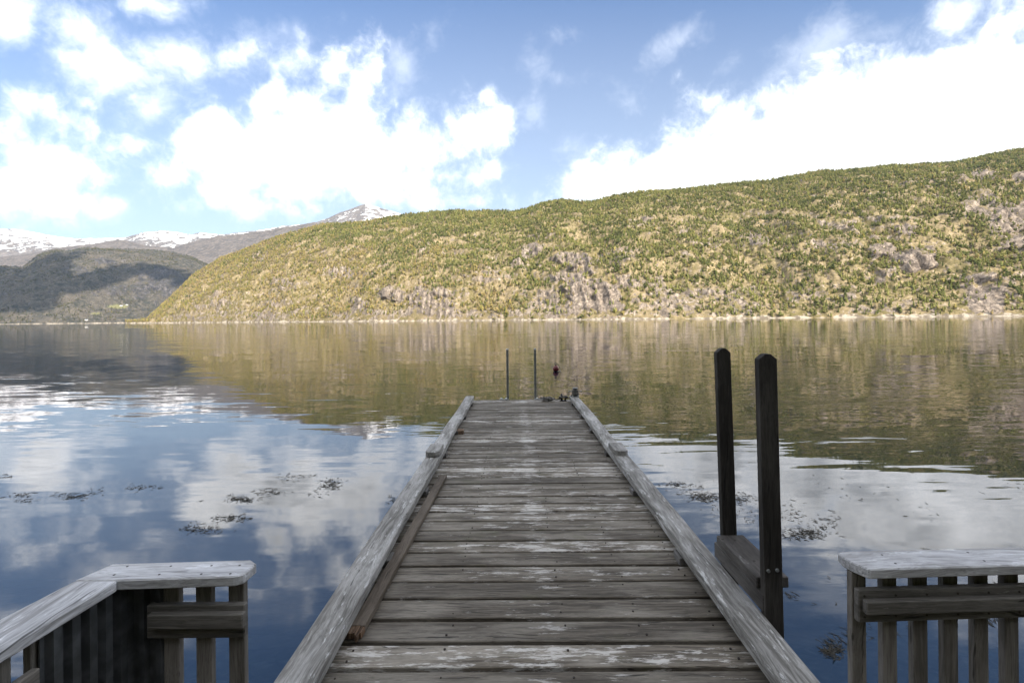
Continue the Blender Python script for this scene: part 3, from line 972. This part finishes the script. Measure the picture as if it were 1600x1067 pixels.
# lines through the measured edges carried on down to the sea bed
pn = post(1.263, 2.282, 1.263 + (1.281 - 1.263) * 3.2, -1.1, 2.475, .093, .048, 0)
pf = post(1.295, 2.275, 1.295 + (1.3245 - 1.295) * 3.0, -1.2, 3.06, .088, .048, 0)
for (a, b) in ((1.300, 1.20), (1.345, 1.203)):
    bm = bmesh.new()
    cyl(bm, (a - 1.30, 2.475 - 2.8 - .006, b - .92), (a - 1.30, 2.475 - 2.8 + .01, b - .92), .009, seg=10)
    obj('bolt', bm, M_steel, pn)
bm = bmesh.new()
box(bm, (1.303 - 1.30, 2.790 - 2.8, 1.020 - .92), (.046, .60, .094), (0, 0, 0), .004)
obj('lower_beam', bm, M_tarbeam, S)
bm = bmesh.new()
box(bm, (1.362 - 1.30, 2.798 - 2.8, 1.0985 - .92), (.17, .50, .057), (0, 0, 0), .004)
for q, yy in ((.05, 2.60), (.05, 2.72), (.06, 2.98), (-.01, 2.99)):
    cyl(bm, (q, yy - 2.8, .20), (q, yy - 2.8, .2085), .008, seg=8, mat=1)
obj('upper_beam', bm, [M_tarbeam, M_nail], S)
bm = bmesh.new()
box(bm, (1.362 - 1.30, 2.798 - 2.8, .99 - .92), (.07, .48, .14), (0, 0, 0), .004)
obj('support_beam', bm, M_tarbeam, S)

# bathing ladder at the far end
lx = [-.107, .486]
LY = DECK_END + .11
T0 = empty('swim_ladder', jp(.08, LY, 0), (0, 0, -math.radians(.42)))
tag(T0, 'metal swim ladder with two upright square rails at the jetty end', 'ladder')
ltop = CZ - .668 - T0.location.z
xs = [v - T0.location.x for v in lx]
for k in (0, 1):
    bm = bmesh.new()
    box(bm, (xs[k], 0, (ltop - 2.2) / 2), (.050, .050, ltop + 2.2), (0, 0, 0), .003)
    r = obj('rail', bm, M_steel, T0)
    bm = bmesh.new()
    box(bm, (xs[k], 0, ltop + .018), (.056, .056, .035), (0, 0, 0), .006)
    obj('end_cap', bm, M_white, r)
    bm = bmesh.new()
    sx = -1 if k == 0 else 1
    box(bm, (xs[k] + sx * .08, -.11, .010), (.20, .07, .012), (0, 0, 0), .002)
    box(bm, (xs[k], -.06, -.03), (.05, .09, .05), (0, 0, 0), .003)
    for q in (.03, .13):
        cyl(bm, (xs[k] + sx * q, -.11, .01), (xs[k] + sx * q, -.11, .042), .021, seg=8, mat=1)
    obj('foot_plate', bm, [M_steel, M_white], T0)
for z in (-.35, -.65, -.95, -1.25, -1.55, -1.85):
    bm = bmesh.new()
    cyl(bm, (xs[0], 0, z), (xs[1], 0, z), .016, seg=10)
    obj('rung', bm, M_steel, T0)

# bollard, rope and cleat at the right corner
bp = jp(1.09, 9.86, .12)
B = empty('bollard', bp)
tag(B, 'short dark iron bollard on the end of the right jetty rail', 'bollard')
bm = bmesh.new()
box(bm, (0, 0, .006), (.15, .15, .012), (0, 0, 0), .002)
obj('base_plate', bm, M_steel, B)
bm = bmesh.new()
cyl(bm, (0, 0, .012), (0, 0, .165), .042, .042, 18)
obj('post', bm, M_iron, B)
bm = bmesh.new()
cyl(bm, (0, 0, .165), (0, 0, .178), .052, .05, 18)
obj('top_plate', bm, M_steel, B)
bm = bmesh.new()
cyl(bm, (-.14, 0, .105), (.14, 0, .105), .011, seg=10)
obj('cross_bar', bm, M_steel, B)
cp = jp(.86, 10.05, 0)
C0 = empty('cleat', cp)
tag(C0, 'small dark iron cleat bolted near the right far corner', 'cleat')
bm = bmesh.new()
box(bm, (0, 0, .006), (.14, .08, .012), (0, 0, 0), .002)
obj('base_plate', bm, M_iron, C0)
bm = bmesh.new()
cyl(bm, (-.03, 0, .012), (-.03, 0, .15), .024, .020, 12)
cyl(bm, (.045, 0, .012), (.045, 0, .075), .020, .016, 12)
cyl(bm, (-.095, 0, .075), (.10, 0, .062), .014, .012, 10)
obj('horn', bm, M_iron, C0)
pts = []
for k in range(46):                                 # turns round the bollard
    a = k * .55
    pts.append(bp + Vector((.06 * math.cos(a), .06 * math.sin(a), .03 + .0022 * k)))
a0 = bp + Vector((-.07, -.03, .05))
a1 = cp + Vector((.09, -.03, .095))
for k in range(1, 9):
    f_ = k / 9
    pts.append(a0.lerp(a1, f_) - Vector((0, 0, .05 * math.sin(PI * f_))))
for k in range(20):
    a = k * .7
    pts.append(cp + Vector((.01 + .085 * math.cos(a), .055 * math.sin(a), .085 + .012 * math.sin(k * 1.9))))
b0 = Vector(pts[-1])
for k in range(1, 8):
    pts.append(b0.lerp(cp + Vector((-.26, -.02, .03)), k / 8) + Vector((0, 0, .02 * math.sin(k))))
for k in range(48):                                 # untidy heap
    a = k * .61
    rr = .075 + .045 * math.sin(k * .83)
    pts.append(cp + Vector((-.33 + 1.3 * rr * math.cos(a), -.02 + .9 * rr * math.sin(a), .02 + .035 * (.5 + .5 * math.sin(k * 1.37)) + .0006 * k)))
bm = bmesh.new()
tube(bm, pts, .0125, 6)
tag(obj('mooring_rope', bm, M_rope), 'grey mooring rope wound round the bollard and heaped on the planks', 'rope')

# buoy
by = at_z(868.5, 580, 0)
BU = empty('buoy', by)
tag(BU, 'dark red round mooring buoy floating beyond the jetty end', 'buoy')
bm = bmesh.new()
bmesh.ops.create_uvsphere(bm, u_segments=28, v_segments=18, radius=.145)
for v in bm.verts:
    if v.co.z > .11:
        v.co.z += (v.co.z - .11) * .5
    v.co.z += .11
obj('ball', bm, M_buoy, BU, True)
bm = bmesh.new()
cyl(bm, (0, 0, .27), (0, 0, .335), .035, .028, 12)
tube(bm, [(.05 * math.cos(a), 0, .35 + .04 * math.sin(a)) for a in np.linspace(-.3, PI + .3, 14)], .013, 8)
obj('eye', bm, M_iron, BU)
bm = bmesh.new()
tube(bm, [(.05, -.02, .36), (.13, -.05, .30), (.19, -.07, .16), (.21, -.10, .03), (.18, -.18, .012), (.1, -.22, .01), (.04, -.2, .012)], .016, 7)
obj('pick_up_line', bm, M_rope, BU)


# ------------------------------------------------------------------ terrace and fences
M_terr = M_deck
bm = bmesh.new()
yy = -3.2
while yy < 1.55:
    box(bm, (.2, yy + .07, .823), (9.0, .136, .04), (0, 0, 0), .004)
    yy += .142
tag(obj('terrace', bm, M_terr), 'plank terrace on the shore behind the jetty', 'terrace', kind='structure')

CAPZ = CZ - .78
TZ = .845


def cap_slab(bm, pts, thick=.032):
    prism(bm, pts, CAPZ - thick, CAPZ, .004)


FR = empty('fence', (1.1, 1.56, TZ))
tag(FR, 'right weathered slatted fence with a pale grey top board', 'fence')


def fo(name, bm, m, root):
    o = obj(name, bm, m, root)
    o.matrix_parent_inverse = Matrix.Translation(-root.location)
    return o


bm = bmesh.new()
sl = (1.62220714 - 1.6031369) / (1.71161979 - 1.08728922)
XE = 4.6
cap_slab(bm, ((1.094, 1.488), (XE, 1.488 + (XE - 1.094) * .036), (XE, 1.603 + (XE - 1.087) * sl), (1.085, 1.603), (1.070, 1.598), (1.062, 1.565), (1.072, 1.525)))
for q in np.arange(1.2, XE, .29):
    for dy_ in (.03, .085):
        cyl(bm, (q, 1.488 + (q - 1.094) * .036 + dy_, CAPZ - .003), (q, 1.488 + (q - 1.094) * .036 + dy_, CAPZ + .0006), .0036, seg=8, mat=1)
fo('top_board', bm, [M_cap, M_nail], FR)
fy = lambda x: 1.532 + (x - 1.09) * .033
px0 = [(1290 + q / 4.7) for q in (180, 410, 638, 866, 1100, 1335)]
xsl = []
for q in px0:
    dd = ray(q, 960)
    xsl.append(dd[0] / dd[1] * fy(1.3))
step = (xsl[-1] - xsl[0]) / 5
k = 0
while xsl[0] + step * k < XE - .06:
    x = xsl[0] + step * k
    bm = bmesh.new()
    box(bm, (x + .0235, fy(x) + .012, (TZ + CAPZ - .0325) / 2), (.047, .023, CAPZ - .0325 - TZ), (0, 0, math.atan(.033)), .002)
    fo('slat', bm, M_fence, FR)
    k += 1
z1 = CZ - (925 - 494) / F * 1.50
z2 = CZ - (976 - 494) / F * 1.50
zb1 = CZ - (944.5 - 494) / F * 1.475
zb2 = CZ - (965.5 - 494) / F * 1.475
bm = bmesh.new()
xa = xsl[0] + .004
box(bm, ((xa + XE) / 2, fy((xa + XE) / 2) - .0125, (z1 + z2) / 2), (XE - xa, .022, z1 - z2), (0, 0, math.atan(.033)), .003)
for q in range(k):
    xq = xsl[0] + step * q + .024
    for zq in (z1 - .018, z2 + .018):
        cyl(bm, (xq, fy(xq) - .0245, zq), (xq, fy(xq) - .0215, zq), .0036, seg=8, mat=1)
fo('middle_board', bm, [M_frail, M_nail], FR)
bm = bmesh.new()
box(bm, ((xa + XE) / 2 + .004, fy((xa + XE) / 2) - .036, (zb1 + zb2) / 2), (XE - xa - .012, .022, zb1 - zb2), (0, 0, math.atan(.033)), .003)
fo('batten', bm, M_frail, FR)

FL = empty('fence', (-1.25, 1.50, TZ))
tag(FL, 'left weathered slatted fence turning a corner under pale top boards', 'fence')
bm = bmesh.new()
cap_slab(bm, ((-1.336, 1.4665), (-1.205, 1.4665), (-.8585, 1.482), (-.837, 1.497), (-.832, 1.560), (-.863, 1.585), (-1.302, 1.566)))
for q in (-1.24, -1.10, -.97, -.88):
    for yq in (1.497, 1.548):
        cyl(bm, (q, yq, CAPZ - .003), (q, yq, CAPZ + .0006), .0036, seg=8, mat=1)
fo('top_board', bm, [M_cap, M_nail], FL)
bm = bmesh.new()
cap_slab(bm, ((-1.202, 1.4635), (-1.334, 1.4635), (-1.366, 1.25), (-1.47, -.4), (-1.33, -.4), (-1.231, 1.13)))
fo('side_top_board', bm, M_capY, FL)
yst = 1.525
for q0, q1 in ((908, 995), (1088, 1175), (1270, 1358)):
    da, db = ray(q0 / 3.556, 990), ray(q1 / 3.556, 990)
    a, b = da[0] / da[1] * yst, db[0] / db[1] * yst
    bm = bmesh.new()
    box(bm, ((a + b) / 2, yst + .0115, (TZ + CAPZ - .0325) / 2), (b - a, .023, CAPZ - .0325 - TZ), (0, 0, 0), .002)
    fo('slat', bm, M_fence, FL)
ra, rb = ray(228, 970)[0] * 1.50, ray(1356 / 3.556, 970)[0] * 1.50
zz1 = CZ - (946 - 503.5) / F * 1.50; zz2 = CZ - (998 - 503.5) / F * 1.50
bm = bmesh.new()
box(bm, ((ra + rb) / 2, yst - .0125, (zz1 + zz2) / 2), (rb - ra, .022, zz1 - zz2), (0, 0, 0), .003)
fo('middle_board', bm, M_frail, FL)
zz1 = CZ - (961.5 - 503.5) / F * 1.475; zz2 = CZ - (984.5 - 503.5) / F * 1.475
bm = bmesh.new()
box(bm, ((ra + rb) / 2 * .984 - .003, yst - .036, (zz1 + zz2) / 2), ((rb - ra) * .984 - .006, .022, zz1 - zz2), (0, 0, 0), .003)
fo('batten', bm, M_frail, FL)
# the side that runs back along the terrace
sx_ = lambda y: -1.262 - (1.46 - y) * .062
y = 1.395
while y > -.35:
    bm = bmesh.new()
    box(bm, (sx_(y), y, (TZ + CAPZ - .0325) / 2), (.023, .06, CAPZ - .0325 - TZ), (0, 0, -.062), .002)
    fo('side_slat', bm, M_fence, FL)
    y -= .105
yA, yB = 1.262, -.38
za = (CZ - .78 - .115)
bm = bmesh.new()
box(bm, (sx_((yA + yB) / 2) + .026, (yA + yB) / 2, za - .055), (.022, yA - yB, .11), (0, 0, -.062), .003)
fo('side_middle_board', bm, M_fsr, FL)
bm = bmesh.new()
box(bm, (sx_((yA + yB) / 2) + .049, (yA + yB) / 2 - .006, za - .058), (.021, yA - yB - .012, .05), (0, 0, -.062), .003)
fo('side_batten', bm, M_fsr, FL)

# black ribbed panel folded into the corner of the left fence
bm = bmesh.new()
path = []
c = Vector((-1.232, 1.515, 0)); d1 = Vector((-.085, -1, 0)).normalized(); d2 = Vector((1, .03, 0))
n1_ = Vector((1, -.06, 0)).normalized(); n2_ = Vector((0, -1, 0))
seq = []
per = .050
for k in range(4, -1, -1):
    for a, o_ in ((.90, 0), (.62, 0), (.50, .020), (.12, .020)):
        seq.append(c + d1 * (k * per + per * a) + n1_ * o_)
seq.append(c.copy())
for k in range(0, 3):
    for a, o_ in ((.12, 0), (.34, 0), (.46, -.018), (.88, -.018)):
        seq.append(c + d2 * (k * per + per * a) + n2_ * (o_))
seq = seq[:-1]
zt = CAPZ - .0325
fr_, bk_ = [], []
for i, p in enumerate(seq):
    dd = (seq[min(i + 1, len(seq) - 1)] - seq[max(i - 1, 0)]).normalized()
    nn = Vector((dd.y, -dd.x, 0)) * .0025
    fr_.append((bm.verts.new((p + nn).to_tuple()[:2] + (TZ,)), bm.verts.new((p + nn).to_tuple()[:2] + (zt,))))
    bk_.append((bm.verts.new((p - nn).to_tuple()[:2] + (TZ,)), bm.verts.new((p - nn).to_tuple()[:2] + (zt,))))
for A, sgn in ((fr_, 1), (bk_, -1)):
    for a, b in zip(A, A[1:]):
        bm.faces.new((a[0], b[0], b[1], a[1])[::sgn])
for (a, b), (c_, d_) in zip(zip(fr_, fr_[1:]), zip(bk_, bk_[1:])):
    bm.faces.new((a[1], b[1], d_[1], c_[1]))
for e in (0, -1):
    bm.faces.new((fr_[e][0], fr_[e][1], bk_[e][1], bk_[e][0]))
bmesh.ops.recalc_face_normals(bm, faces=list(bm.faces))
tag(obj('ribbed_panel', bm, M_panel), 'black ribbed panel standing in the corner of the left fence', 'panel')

# ------------------------------------------------------------------ floating seaweed
M_weed, g, out = material('seaweed')
isl = g.n('ShaderNodeNewGeometry').outputs['Random Per Island']
principled(g, out, g.mix(isl, (.012, .011, .007), (.042, .033, .016)), .5, .4)
WEED = [(8, 746, 14, 3, 14), (30, 775, 22, 5, 40), (33, 783, 22, 3, 20), (112, 777, 26, 5, 80), (150, 768, 14, 5, 16), (220, 762, 26, 4, 50), (310, 783, 2, 1, 3), (362, 775, 10, 3, 12), (378, 781, 26, 4, 95), (425, 770, 26, 6, 60), (455, 748, 40, 8, 30),
        (517, 757, 18, 8, 120), (500, 770, 20, 8, 20), (362, 811, 30, 5, 90), (318, 829, 34, 6, 75), (300, 822, 20, 8, 14), (612, 783, 6, 8, 20),
        (1055, 757, 22, 3, 60), (1102, 778, 24, 6, 170), (1085, 765, 30, 10, 60), (1160, 780, 24, 8, 90), (1190, 800, 30, 12, 40), (1130, 800, 30, 12, 30), (1262, 834, 32, 8, 190), (1232, 806, 30, 14, 50), (1290, 815, 30, 10, 40), (1325, 765, 60, 20, 14), (1460, 800, 60, 30, 10), (1590, 760, 20, 10, 14),
        (1302, 1020, 12, 8, 90), (1310, 1010, 22, 16, 40), (1340, 985, 26, 22, 14), (1240, 932, 8, 5, 8), (1455, 862, 8, 3, 14), (1560, 914, 10, 4, 12), (1555, 975, 10, 6, 16), (1430, 1000, 30, 20, 8), (245, 923, 10, 6, 40), (1300, 900, 60, 40, 8)]
VV, FF = [], []
n = 0
wr = random.Random(5)
for (px_, py_, rx_, ry_, cnt) in WEED:
    for _ in range(int(cnt * 1.1)):
        a = wr.random() * 2 * PI; r = wr.random() ** .8
        P = at_z(px_ + rx_ * r * math.cos(a) + wr.gauss(0, rx_ * .30), py_ + ry_ * r * math.sin(a) + wr.gauss(0, ry_ * .35), 0)
        if P[1] > 30:
            continue
        ln = wr.uniform(.016, .060); th = wr.uniform(.0016, .0034)
        an = wr.random() * PI
        prev = None
        q = [Vector((P[0], P[1], wr.uniform(-.002, .006)))]
        for s in range(3):
            an += wr.gauss(0, .5)
            q.append(q[-1] + Vector((math.cos(an) * ln / 2, math.sin(an) * ln / 2, wr.uniform(-.003, .006))))
        for s, v in enumerate(q):
            w_ = th * (.5, 1.1, 1.2, .6)[s]
            VV += [(v.x - w_ * math.sin(an), v.y + w_ * math.cos(an), v.z), (v.x, v.y, v.z + w_ * .7), (v.x + w_ * math.sin(an), v.y - w_ * math.cos(an), v.z), (v.x, v.y, v.z - w_)]
        for s in range(3):
            for k in range(4):
                b0 = n + s * 4
                FF.append((b0 + k, b0 + (k + 1) % 4, b0 + 4 + (k + 1) % 4, b0 + 4 + k))
        FF.append((n, n + 1, n + 2, n + 3)); FF.append((n + 15, n + 14, n + 13, n + 12))
        n += 16
tag(np_mesh('floating_seaweed', np.array(VV), np.array(FF), False, None, M_weed), 'scattered dark seaweed bits floating on the calm water', 'seaweed', kind='stuff')

# ------------------------------------------------------------------ farmhouses far across the fjord
M_wall = metal('white_house_paint', (.75, .74, .70), .8, 0, .08)
M_wall2 = metal('red_barn_paint', (.25, .06, .04), .8, 0, .2)
M_roof = metal('dark_roof_slate', (.07, .07, .075), .8, 0, .3)
M_win = metal('window_glass', (.03, .035, .04), .2, 0, .2)
mp = MID[0].reshape(-1, 3); mpx, mpy = MID[3].ravel(), MID[4].ravel()
vis = (MID[1].ravel() > 0) & (MID[1].ravel() < .6)
HOUSES = [(191, 477.5, 13, 8, 5, M_wall, 'small white farmhouse above the little green field'), (198, 477, 10, 8, 4.5, M_wall, 'small white outbuilding just right of the far farmhouse'),
          (135, 500, 12, 9, 5, M_wall, 'small white house by the far shore at left')]
for (hx, hy, w, dpt, hh, wm, lab) in HOUSES:
    k = np.argmin(np.where(vis, np.hypot(mpx - hx, mpy - hy), 1e9))
    H = empty('farmhouse', mp[k] - np.array([0, 0, 1.0]), (0, 0, .3))
    tag(H, lab, 'house', 'white houses across the fjord')
    bm = bmesh.new()
    t = bmesh.new()
    a = [t.verts.new(v) for v in ((-w / 2, -dpt / 2, 0), (-w / 2, dpt / 2, 0), (-w / 2, dpt / 2, hh), (-w / 2, 0, hh + dpt * .42), (-w / 2, -dpt / 2, hh))]
    b = [t.verts.new((-v.co.x, v.co.y, v.co.z)) for v in a]
    t.faces.new(a[::-1]); t.faces.new(b)
    for q in range(5):
        t.faces.new((a[q], a[(q + 1) % 5], b[(q + 1) % 5], b[q]))
    bmesh.ops.recalc_face_normals(t, faces=list(t.faces))
    merge(bm, t, Matrix())
    obj('wall', bm, wm, H)
    bm = bmesh.new()
    for s in (-1, 1):
        box(bm, (0, s * (dpt / 4 + .15), hh + dpt * .21 + .22), (w + 1, dpt * .62, .25), (-s * math.atan(.84), 0, 0), 0)
    box(bm, (w * .2, 0, hh + dpt * .5), (.9, .9, 1.6), (0, 0, 0), 0)
    obj('roof', bm, M_roof, H)
    for q in (-.3, 0, .3):
        bm = bmesh.new()
        box(bm, (w * q, -dpt / 2, hh * .55), (1.3, .2, 1.5), (0, 0, 0), 0)
        obj('window', bm, M_win, H)

# ------------------------------------------------------------------ air
m, g, out = material('haze_air')
pv = g.n('ShaderNodeVolumePrincipled')
pv.inputs['Color'].default_value = (.46, .68, 1.0, 1)
pv.inputs['Density'].default_value = 2.0e-5
pv.inputs['Anisotropy'].default_value = 0.0
g.t.links.new(pv.outputs[0], out.inputs['Volume'])
bm = bmesh.new()
box(bm, (-2000, 4500, 1130), (15600, 11000, 2360), bevel=0)
tag(obj('haze', bm, m), 'thin pale air over the fjord', 'haze', kind='stuff')
